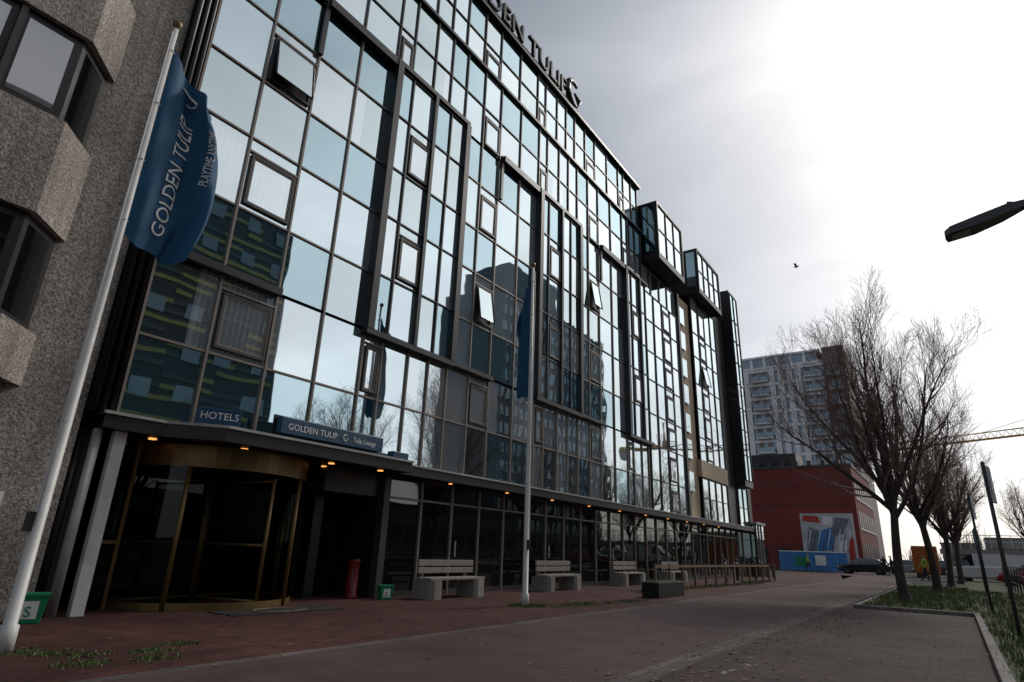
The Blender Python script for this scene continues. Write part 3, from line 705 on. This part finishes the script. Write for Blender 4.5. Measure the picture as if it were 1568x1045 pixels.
# buildings across the street (out of frame, seen mirrored in the facade)
ob=empty('striped_office_building'); YEL=mat('yellow_panel',(.34,.29,.07),.5,var=.25); NAV=mat('navy_panel',(.016,.024,.024),.5); NAV2=mat('teal_panel',(.045,.07,.065),.5)
b=MB(); b.box(26,46,-16,30,0,29,NAV)
z=1.2
while z<28:
    y=-16
    while y<29.6:
        L=R.choice([1.5,3,4.5,6]); L=min(L,29.8-y)
        q=R.random()
        if q<.55: b.box(25.90,25.99,y,y+L,z,z+.34,YEL)
        elif q<.8: b.box(25.90,25.99,y,y+L,z,z+.34,NAV2)
        y+=L+.05
    z+=.82
for f in range(9):
    for i in range(15):
        if R.random()<.6: b.box(25.86,25.895,-15.6+i*3.1,-14.2+i*3.1,f*3.2+1.5,f*3.2+2.7,G_BG)
b.build('walls',ob)
ot=empty('office_tower'); GT=mat('tower_panel',(.10,.12,.14),.5)
b=MB(); b.box(42,58,86,128,0,50,GT); b.box(44,56,92,110,50,58,GT)
for f in range(15):
    b.box(41.8,41.99,86,128,f*3.3+1,f*3.3+2.9,G_BG)
for i in range(22): b.box(41.6,41.79,86+i*2,86.25+i*2,0,50,GT)
b.build('walls',ot)
lw=empty('unseen_low_block'); b=MB(); b.box(32,44,31,80,0,5.5,GT); b.box(31.8,44.2,30.9,80.2,5.5,5.9,DGREY)  # unseen low block added so the ground-floor glass mirrors something dark
for i in range(16): b.box(31.9,31.99,32+i*3,34+i*3,1,3.5,G_BG)
b.build('walls',lw)
dbm=[mat('far_wall_a',(.22,.20,.19),.9),mat('far_wall_b',(.32,.30,.29),.9),mat('far_wall_c',(.15,.135,.135),.9)]
for (x,w_,y_,h_,mi_) in ((-2,8,190,6,0),(8,14,210,8,1),(26,12,200,6,2),(42,16,230,9,1)):
    e=empty('distant_building'); b=MB(); b.box(x,x+w_,y_,y_+12,0,h_,dbm[mi_])
    n=int(w_/2)
    for i in range(n):
        for z in range(1,int(h_)-1,3): b.box(x+.5+i*2,x+1.6+i*2,y_-.05,y_-.01,z,z+1.5,BLACK)
    b.box(x-.2,x+w_+.2,y_-.2,y_+12.2,h_,h_+.3,dbm[2]); b.build('walls',e)
dt=MB()
for i in range(2200):
    x=R.uniform(-8,65); y=R.uniform(150,185); hh=R.uniform(3,6.5)*(1+.4*math.sin(x*.35)); 
    bx=x+R.gauss(0,.8); dt.tube([(x,y,0),((x+bx)/2,y,hh*.5),(bx,y,hh)],[.07,.05,.01],3,TWIG2,cap=False)
dt.build('distant_tree_line')
fv=MB(); 
for i in range(44): fv.box(-1+i*1.0,-.94+i*1.0,96,96.06,3.0,4.6,LETW)
fv.box(-1,43,96,96.05,4.6,4.68,LETW); fv.box(-1,43,96,96.05,3.9,3.95,LETW); fv.box(-1.2,43,96.1,99,2.4,3.0,dbm[1])
for i in range(6): fv.box(1+i*8,1.8+i*8,96.5,98.5,0,2.4,dbm[1])
fv.build('viaduct_railing')
CY_=flat('crane_yellow',(.62,.36,.08)); cr=empty('tower_crane'); b=MB()
p0=Vector((-6,150,23.6)); p1=Vector((34,146,26.0))
nseg=34
for o_ in (Vector((0,-.6,0)),Vector((0,.6,0)),Vector((0,0,1.3))): b.tube([p0+o_,p1+o_],[.11,.11],4,CY_)
for i in range(nseg):
    a=p0.lerp(p1,i/nseg); c_=p0.lerp(p1,(i+.5)/nseg); d_=p0.lerp(p1,(i+1)/nseg)
    for s_ in (-.6,.6):
        b.tube([a+Vector((0,s_,0)),c_+Vector((0,0,1.3)),d_+Vector((0,s_,0))],[.055]*3,3,CY_,cap=False)
mt_=p1
for sx,sy_ in ((-.8,-.8),(.8,-.8),(.8,.8),(-.8,.8)): b.tube([(mt_.x+sx,mt_.y+sy_,0),(mt_.x+sx,mt_.y+sy_,30)],[.1,.1],4,CY_)
for i in range(18):
    b.tube([(mt_.x-.8,mt_.y-.8,i*1.65),(mt_.x+.8,mt_.y-.8,(i+1)*1.65)],[.05]*2,3,CY_); b.tube([(mt_.x+.8,mt_.y+.8,i*1.65),(mt_.x-.8,mt_.y+.8,(i+1)*1.65)],[.05]*2,3,CY_)
b.tube([(mt_.x,mt_.y,26),(mt_.x,mt_.y,33)],[.8,.2],4,CY_); b.tube([(mt_.x,mt_.y,33),tuple(p0.lerp(p1,.35)+Vector((0,0,1.2)))],[.04]*2,3,DGREY)
b.tube([(mt_.x,mt_.y,26.3),(mt_.x+12,mt_.y-1,26.8)],[.5,.5],4,CY_); b.box(mt_.x+9,mt_.x+12,mt_.y-2,mt_.y,23.8,26.3,dbm[1])
b.tube([tuple(p0.lerp(p1,.3)),tuple(p0.lerp(p1,.3)-Vector((0,0,9)))],[.03]*2,3,DGREY)
b.build('jib_and_mast',cr)
# ---------------------------------------------------------------- street lamp & posts
LG=mat('lamp_grey',(.06,.06,.065),.45,.4)
sl=empty('street_lamp',(1.42,7.9,0)); b=MB()
b.tube([(0,0,0),(0,0,1.2),(0,0,1.21),(0,0,4.72)],[.085,.085,.06,.045],12,LG)
b.tube([(0,0,4.6),(0,0,4.76),(-.1,0,4.9),(-.3,.0,4.98)],[.05,.05,.045,.04],8,LG); b.build('pole_and_arm',sl)
b=MB(); prof=[(-.90,4.74,.06),(-.88,4.72,.12),(-.62,4.755,.13),(-.35,4.83,.11),(-.15,4.90,.06)]
top=[(-.90,4.80),(-.84,4.83),(-.58,4.89),(-.3,4.96),(-.12,4.98)]
n=len(prof)
for i in range(n-1):
    a,c_=prof[i],prof[i+1]; ta,tc_=top[i],top[i+1]
    b.poly([(a[0],-a[2],a[1]),(c_[0],-c_[2],c_[1]),(c_[0],c_[2],c_[1]),(a[0],a[2],a[1])],LG)
    b.poly([(ta[0],-a[2]*.7,ta[1]),(ta[0],a[2]*.7,ta[1]),(tc_[0],c_[2]*.7,tc_[1]),(tc_[0],-c_[2]*.7,tc_[1])],LG)
    for s_ in (-1,1): b.poly([(a[0],s_*a[2],a[1]),(c_[0],s_*c_[2],c_[1]),(tc_[0],s_*c_[2]*.7,tc_[1]),(ta[0],s_*a[2]*.7,ta[1])],LG)
a,ta=prof[0],top[0]; b.poly([(a[0],-a[2],a[1]),(a[0],a[2],a[1]),(ta[0],a[2]*.7,ta[1]),(ta[0],-a[2]*.7,ta[1])],LG)
b.poly([(-.84,-.08,4.718),(-.66,-.10,4.743),(-.66,.10,4.743),(-.84,.08,4.718)],CAPW)
b.build('lamp_head',sl)
def signpost(x,y,h,rz):
    e=empty('traffic_sign',(x,y,0)); e.rotation_euler=(0,0,rz); b=MB()
    b.tube([(0,0,0),(0,0,h)],[.03,.03],10,LG); b.tube([(0,0,h),(0,0,h+.03)],[.033,.02],10,BLACK); b.build('post',e)
    b=MB(); b.box(-.2,.2,-.05,-.035,h-.65,h-.05,LG); b.box(-.185,.185,-.056,-.051,h-.635,h-.065,BLUE); b.build('plate',e)
    b=MB(); b.box(-.03,.08,-.062,-.057,h-.5,h-.2,LETW); b.build('symbol',e)
signpost(.66,12.9,2.78,math.radians(78)); signpost(.6,20.5,2.95,math.radians(80)); signpost(.9,33,2.6,math.radians(60))
def bicycle(x,y,rz,m):
    e=empty('bicycle',(x,y,.07)); e.rotation_euler=(0,0,rz); b=MB()
    for cx in (-.52,.52):
        b.tube([(cx+.34*math.cos(i*.2618),0,.34+.34*math.sin(i*.2618)) for i in range(25)],[.02]*25,6,RUBBER,cap=False)
        for i in range(8): b.tube([(cx,0,.34),(cx+.33*math.cos(i*.785),0,.34+.33*math.sin(i*.785))],[.003]*2,3,LETW)
        b.tube([(cx+.37*math.cos(math.radians(a)),0,.34+.37*math.sin(math.radians(a))) for a in range(20,161,20)],[.018]*8,4,m)
    b.build('wheels',e)
    b=MB(); S=(-.2,0,.85);BB=(-.08,0,.3);HT=(.38,0,.85);
    for p,q in ((BB,S),(BB,HT),(S,HT),(BB,(-.52,0,.34)),(S,(-.52,0,.34)),(HT,(.52,0,.34)),(S,(-.23,0,.98)),(HT,(.35,0,1.05))): b.tube([p,q],[.017]*2,6,m)
    b.tube([(.25,-.28,1.04),(.36,-.1,1.08),(.36,.1,1.08),(.25,.28,1.04)],[.013]*4,6,LG); b.build('frame_and_handlebar',e)
    b=MB(); b.tube([(-.36,0,1.0),(-.25,0,1.01),(-.08,0,.99)],[.07,.06,.02],8,BLACK); b.disc(BB,(0,1,0),.08,.02,12,LG); b.build('saddle_and_crank',e)
PUR=paint('purple_enamel',(.10,.05,.16)); BLK=paint('black_enamel',(.015,.015,.02))
for i in range(3): bicycle(2.35+.1*(i%2),21.5+i*1.15,R.uniform(-.15,.15)+.2,(PUR,BLK,LG)[i%3])
# grey metal railing along the verge on the right
rl=MB()
for i in range(12):
    yy=24+i*2.0; rl.tube([(2.0+.02*i,yy,.05),(2.0+.02*i,yy,1.15)],[.03,.03],8,LG)
    if i<11:
        for zz in (.45,.8,1.12): rl.tube([(2.0+.02*i,yy,zz),(2.02+.02*i,yy+2,zz)],[.018,.018],5,LG)
rl.build('metal_railing')
# ---------------------------------------------------------------- vehicles
CARG=glassmat('car_glass',(.01,.01,.012),(.8,.9,.95),.1,wavy=0)
def car(x,y,rz,m,van=False,name='parked_car'):
    e=empty(name,(x,y,0)); e.rotation_euler=(0,0,rz)
    if van:
        L=[(-2.45,.45,.9,.80),(-2.4,.3,1.15,.92),(-1.4,.25,1.15,.96),(0,.25,1.15,.96),(1.2,.25,1.12,.95),(1.9,.28,1.02,.9),(2.35,.32,.85,.8),(2.45,.42,.62,.7)]
        Tp=[(-2.38,1.15,.90),(-2.3,1.9,.80),(-1.2,1.98,.80),(.6,1.95,.79),(1.0,1.80,.74),(1.85,1.04,.84)]
    else:
        L=[(-2.2,.45,.72,.68),(-2.1,.28,.95,.82),(-1.4,.22,.98,.88),(0,.2,.95,.89),(.9,.2,.92,.88),(1.6,.22,.84,.84),(2.05,.28,.70,.74),(2.2,.4,.55,.6)]
        Tp=[(-1.95,.95,.78),(-1.35,1.36,.62),(-.6,1.46,.60),(.2,1.45,.60),(.6,1.36,.60),(1.25,.88,.76)]
    b=MB(); rings=[]
    for (px,zl,zb,hw) in L:
        rings.append([(px,-hw*.9,zl),(px,-hw,zl+.12),(px,-hw,zb-.12),(px,-hw*.9,zb),(px,hw*.9,zb),(px,hw,zb-.12),(px,hw,zl+.12),(px,hw*.9,zl)])
    for i in range(len(rings)-1):
        for j in range(8): b.poly([rings[i][j],rings[i][(j+1)%8],rings[i+1][(j+1)%8],rings[i+1][j]],m,True)
    b.poly(rings[0],m); b.poly(rings[-1][::-1],m)
    b.build('body',e)
    b=MB()
    def beltz(px):
        for i in range(len(L)-1):
            if L[i][0]<=px<=L[i+1][0]: 
                t=(px-L[i][0])/(L[i+1][0]-L[i][0]); return L[i][2]*(1-t)+L[i+1][2]*t, L[i][3]*(1-t)+L[i+1][3]*t
        return L[0][2],L[0][3]
    for i in range(len(Tp)-1):
        a,c_=Tp[i],Tp[i+1]; za,ha=beltz(a[0]); zc,hc=beltz(c_[0])
        flat_=abs(a[1]-c_[1])<.2
        b.poly([(a[0],-a[2],a[1]),(c_[0],-c_[2],c_[1]),(c_[0],c_[2],c_[1]),(a[0],a[2],a[1])],m if flat_ else CARG)
        for s_ in (-1,1):
            gm=CARG if not(van and i<3) else m
            b.poly([(a[0],s_*ha*.92,za-.01),(c_[0],s_*hc*.92,zc-.01),(c_[0],s_*c_[2],c_[1]),(a[0],s_*a[2],a[1])],gm)
        if flat_:
            for s_ in (-1,1): b.tube([(a[0],s_*a[2],a[1]),(a[0],s_*ha*.93,za)],[.03,.03],4,m)
    b.build('cabin_glass',e)
    b=MB()
    for wx in (-1.35,1.35):
        for s_ in (-1,1):
            b.disc((wx,s_*.80,.32),(0,1,0),.32,.2,20,RUBBER); b.disc((wx,s_*.895,.32),(0,1,0),.2,.02,14,LG)
            b.disc((wx,s_*.88,.34),(0,1,0),.37,.012,20,BLACK)
    b.build('wheels',e)
    b=MB(); 
    for s_ in (-1,1):
        b.obox((2.12,s_*.55,.62),(.12,.28,.12),0,LETW); b.obox((-2.17,s_*.6,.78),(.1,.2,.14),0,RED); b.obox((.75,s_*.98,.98),(.12,.16,.1),0,m)
    b.obox((2.2,0,.42),(.06,.5,.11),0,LETW); b.build('lights_and_mirrors',e)
car(-7.2,70,math.pi*.98,paint('dark_car_paint',(.012,.014,.02)),name='dark_car')
car(1.9,58,math.pi*.96,paint('white_van_paint',(.75,.75,.75)),True,name='white_van')
car(4.3,50,math.pi*.9,paint('red_car_paint',(.35,.015,.015)),name='red_car')
for (x,y,c_) in ((4.2,64,(.10,.10,.11)),(9,66,(.3,.3,.32)),(-1.2,73,(.02,.03,.05)),(-4,80,(.25,.26,.28)),(-.6,86,(.5,.5,.5)),(6,58,(.4,.4,.42))): car(x,y,R.choice([0,math.pi]),paint('car_paint',c_))
ORG=mat('orange_container',(.45,.12,.02),.6)
b=MB(); b.box(-2.9,-1.1,66,70,.4,2.6,ORG); 
for i in range(7): b.box(-2.93+i*.3,-2.85+i*.3,65.93,65.99,.5,2.5,ORG)
b.box(-2.8,-2.5,66,70,0,.4,BLACK); b.box(-1.5,-1.2,66,70,0,.4,BLACK); b.build('orange_container')
# ---------------------------------------------------------------- people
SK=mat('skin',(.42,.26,.19),.6); HAIR=mat('hair',(.03,.02,.015),.7); JD=mat('dark_jacket',(.02,.022,.03),.8); JE=mat('dark_jeans',(.02,.03,.05),.8); HV=mat('hi_vis',(.30,.42,.04),.7); SHOE=mat('shoe',(.02,.02,.02),.6)
def person(x,y,rz,jm,tm,name='pedestrian'):
    V=[((0,0,.96),.145),((0,0,1.15),.135),((0,0,1.36),.155),((0,0,1.47),.07),((.01,0,1.54),.055),((.02,0,1.63),.095),((.02,0,1.71),.085)]
    E=[(0,1),(1,2),(2,3),(3,4),(4,5),(5,6)]
    def add(p,r,par): V.append((p,r)); E.append((par,len(V)-1)); return len(V)-1
    for s_,fw in ((1,.28),(-1,-.24)):
        h=add((0,s_*.1,.9),.10,0); kn=add((fw*.55+.04,s_*.1,.50),.065,h); an=add((fw,s_*.1,.10+(.05 if fw<0 else 0)),.045,kn); add((fw+.16,s_*.11,.04),.04,an)
        sh=add((0,s_*.19,1.40),.07,2); el=add((-fw*.5-.02,s_*.25,1.13),.048,sh); wr=add((-fw*.8+.08,s_*.24,.92),.032,el); hd=add((-fw*.85+.12,s_*.24,.83),.034,wr)
        for q in range(4): add((-fw*.85+.13+.008*q,s_*.24+(q-1.5)*.018,.755-.006*abs(q-1.5)),.009,hd)
        add((-fw*.85+.165,s_*.215,.80),.010,hd)
    me=bpy.data.meshes.new('person'); me.from_pydata([v[0] for v in V],E,[]); o=bpy.data.objects.new('tmp',me); COL.objects.link(o)
    md=o.modifiers.new('s','SKIN'); 
    for i,v in enumerate(V): me.skin_vertices[0].data[i].radius=(v[1],v[1]); me.skin_vertices[0].data[i].use_root=(i==0)
    sb=o.modifiers.new('ss','SUBSURF'); sb.levels=2; sb.render_levels=2
    bpy.context.view_layer.update(); dg=bpy.context.evaluated_depsgraph_get()
    m2=bpy.data.meshes.new_from_object(o.evaluated_get(dg)); bpy.data.objects.remove(o)
    m2.materials.clear()
    for m in (jm,tm,SK,HAIR,SHOE): m2.materials.append(m)
    for p in m2.polygons:
        c_=p.center; p.use_smooth=True; z=c_.z; arm=abs(c_.y)>.19
        if z>1.50: k=3 if (z>1.70 or (c_.x<.0 and z>1.58)) else 2
        elif z<.1: k=4
        elif arm and z<.93 and z>.6: k=2
        elif z>.88 or (arm and z>.9): k=0
        else: k=1
        p.material_index=k
    e=empty(name,(x,y,.0)); e.rotation_euler=(0,0,rz)
    b=bpy.data.objects.new('body',m2); COL.objects.link(b); b.parent=e
    f=MB(); f.tube([(.11,0,1.655),(.135,0,1.625),(.11,0,1.61)],[.01,.018,.01],6,SK)
    for s_ in (-1,1):
        f.disc((.105,s_*.033,1.665),(1,0,0),.011,.01,8,BLACK); f.disc((.02,s_*.096,1.65),(0,1,0),.025,.015,8,SK)
    f.box(.102,.112,-.025,.025,1.575,1.585,RED); f.build('face',e)
person(-4.6,66,math.pi,JD,JE); person(-1.75,54,math.radians(200),HV,JE,'worker_in_hi_vis'); person(-12.6,73,0,HV,JD,'worker_in_hi_vis'); person(-5.4,69,1.2,JD,JE)
bd=MB(); c0=Vector((-8.5,62,29.5)); 
bd.tube([c0+Vector((-.25,0,0)),c0,c0+Vector((.25,0,.03)),c0+Vector((.34,0,.04))],[.02,.08,.05,.01],8,DGREY)
for s_ in (-1,1): bd.poly([c0+Vector((-.1,0,.03)),c0+Vector((.12,0,.03)),c0+Vector((.1,s_*.35,.22)),c0+Vector((-.1,s_*.75,.12)),c0+Vector((-.12,s_*.35,.18))],DGREY)
bd.build('bird')
# ---------------------------------------------------------------- world & sun
SAZ,SEL=math.radians(14),math.radians(38)
sd_=Vector((math.sin(SAZ)*math.cos(SEL),math.cos(SAZ)*math.cos(SEL),math.sin(SEL)))
W=bpy.data.worlds.new('World'); sc.world=W; W.use_nodes=True; nt=W.node_tree
for n in list(nt.nodes): nt.nodes.remove(n)
out=N(nt,'ShaderNodeOutputWorld'); bg1=N(nt,'ShaderNodeBackground'); bg2=N(nt,'ShaderNodeBackground'); ad=N(nt,'ShaderNodeAddShader')
sky=N(nt,'ShaderNodeTexSky'); sky.sky_type='NISHITA'; sky.sun_disc=False; sky.sun_elevation=SEL; sky.sun_rotation=SAZ; sky.dust_density=1.5
nt.links.new(sky.outputs[0],bg1.inputs['Color']); bg1.inputs['Strength'].default_value=.025
tc=N(nt,'ShaderNodeTexCoord')
def dotn(v):
    n=N(nt,'ShaderNodeVectorMath',operation='DOT_PRODUCT'); n.inputs[1].default_value=v; nt.links.new(tc.outputs['Generated'],n.inputs[0])
    m=N(nt,'ShaderNodeMath',operation='MAXIMUM'); m.inputs[1].default_value=0; nt.links.new(n.outputs['Value'],m.inputs[0]); return m.outputs[0]
def M_(op,a,b=None):
    n=N(nt,'ShaderNodeMath',operation=op)
    for i,q in enumerate((a,b)):
        if q is None: continue
        if isinstance(q,(int,float)): n.inputs[i].default_value=q
        else: nt.links.new(q,n.inputs[i])
    return n.outputs[0]
ds=dotn(sd_)
d2=dotn((math.sin(math.radians(62))*math.cos(math.radians(20)),math.cos(math.radians(62))*math.cos(math.radians(20)),math.sin(math.radians(20))))
zz=dotn((0,0,1))
glow=M_('MULTIPLY',M_('POWER',ds,12),.88)
side=M_('MULTIPLY',M_('POWER',d2,4),.60)
hor=M_('MULTIPLY',M_('MULTIPLY',M_('POWER',M_('SUBTRACT',1,zz),2.2),.62),M_('ADD',M_('MULTIPLY',ds,.7),.3))
lum=M_('ADD',M_('ADD',glow,side),M_('ADD',hor,.20))
mp=N(nt,'ShaderNodeMapping'); mp.inputs['Scale'].default_value=(1.2,1.6,3.2); mp.inputs['Rotation'].default_value=(0,.5,.4); nt.links.new(tc.outputs['Generated'],mp.inputs['Vector'])
cl=N(nt,'ShaderNodeTexNoise'); cl.inputs['Scale'].default_value=1.8; cl.inputs['Detail'].default_value=5; cl.inputs['Roughness'].default_value=.48; cl.inputs['Distortion'].default_value=.5
nt.links.new(mp.outputs['Vector'],cl.inputs['Vector'])
cr_=N(nt,'ShaderNodeMapRange'); cr_.inputs['From Min'].default_value=.32; cr_.inputs['From Max'].default_value=.68; cr_.inputs['To Min'].default_value=.82; cr_.inputs['To Max'].default_value=1.16
nt.links.new(cl.outputs['Fac'],cr_.inputs['Value'])
lum=M_('MULTIPLY',lum,cr_.outputs['Result'])
mx=N(nt,'ShaderNodeMix',data_type='RGBA'); mx.inputs['A'].default_value=(.87,.99,1.10,1); mx.inputs['B'].default_value=(1.0,.985,.98,1)
nt.links.new(M_('MINIMUM',M_('MULTIPLY',lum,1.3),1),mx.inputs['Factor']); nt.links.new(mx.outputs['Result'],bg2.inputs['Color']); nt.links.new(lum,bg2.inputs['Strength'])
nt.links.new(bg1.outputs[0],ad.inputs[0]); nt.links.new(bg2.outputs[0],ad.inputs[1]); nt.links.new(ad.outputs[0],out.inputs['Surface'])
sl_=bpy.data.lights.new('sun','SUN'); sl_.energy=1.3; sl_.angle=math.radians(10); sl_.color=(1,.93,.85)
so=bpy.data.objects.new('sun',sl_); COL.objects.link(so); so.rotation_euler=(-sd_).to_track_quat('-Z','Y').to_euler(); so.location=(0,0,60)
# ---------------------------------------------------------------- camera
th=math.atan(318/920.);ro=math.radians(2.06);al=math.radians(35.3)
r0=Vector((math.cos(al),math.sin(al),0)); F=Vector((-math.sin(al)*math.cos(th),math.cos(al)*math.cos(th),math.sin(th))); u0=r0.cross(F)
cr0=r0*math.cos(ro)+u0*math.sin(ro); cu0=u0*math.cos(ro)-r0*math.sin(ro)
cam=bpy.data.cameras.new('camera'); co=bpy.data.objects.new('camera',cam); COL.objects.link(co)
Mx=Matrix((cr0,cu0,-F)).transposed().to_4x4(); Mx.translation=Vector((0,0,1.15)); co.matrix_world=Mx
cam.sensor_width=36; cam.lens=920/1568*36; cam.clip_end=3000; cam.clip_start=.05
sc.camera=co
sc.view_settings.view_transform='Standard'; sc.view_settings.look='None'; sc.view_settings.exposure=0
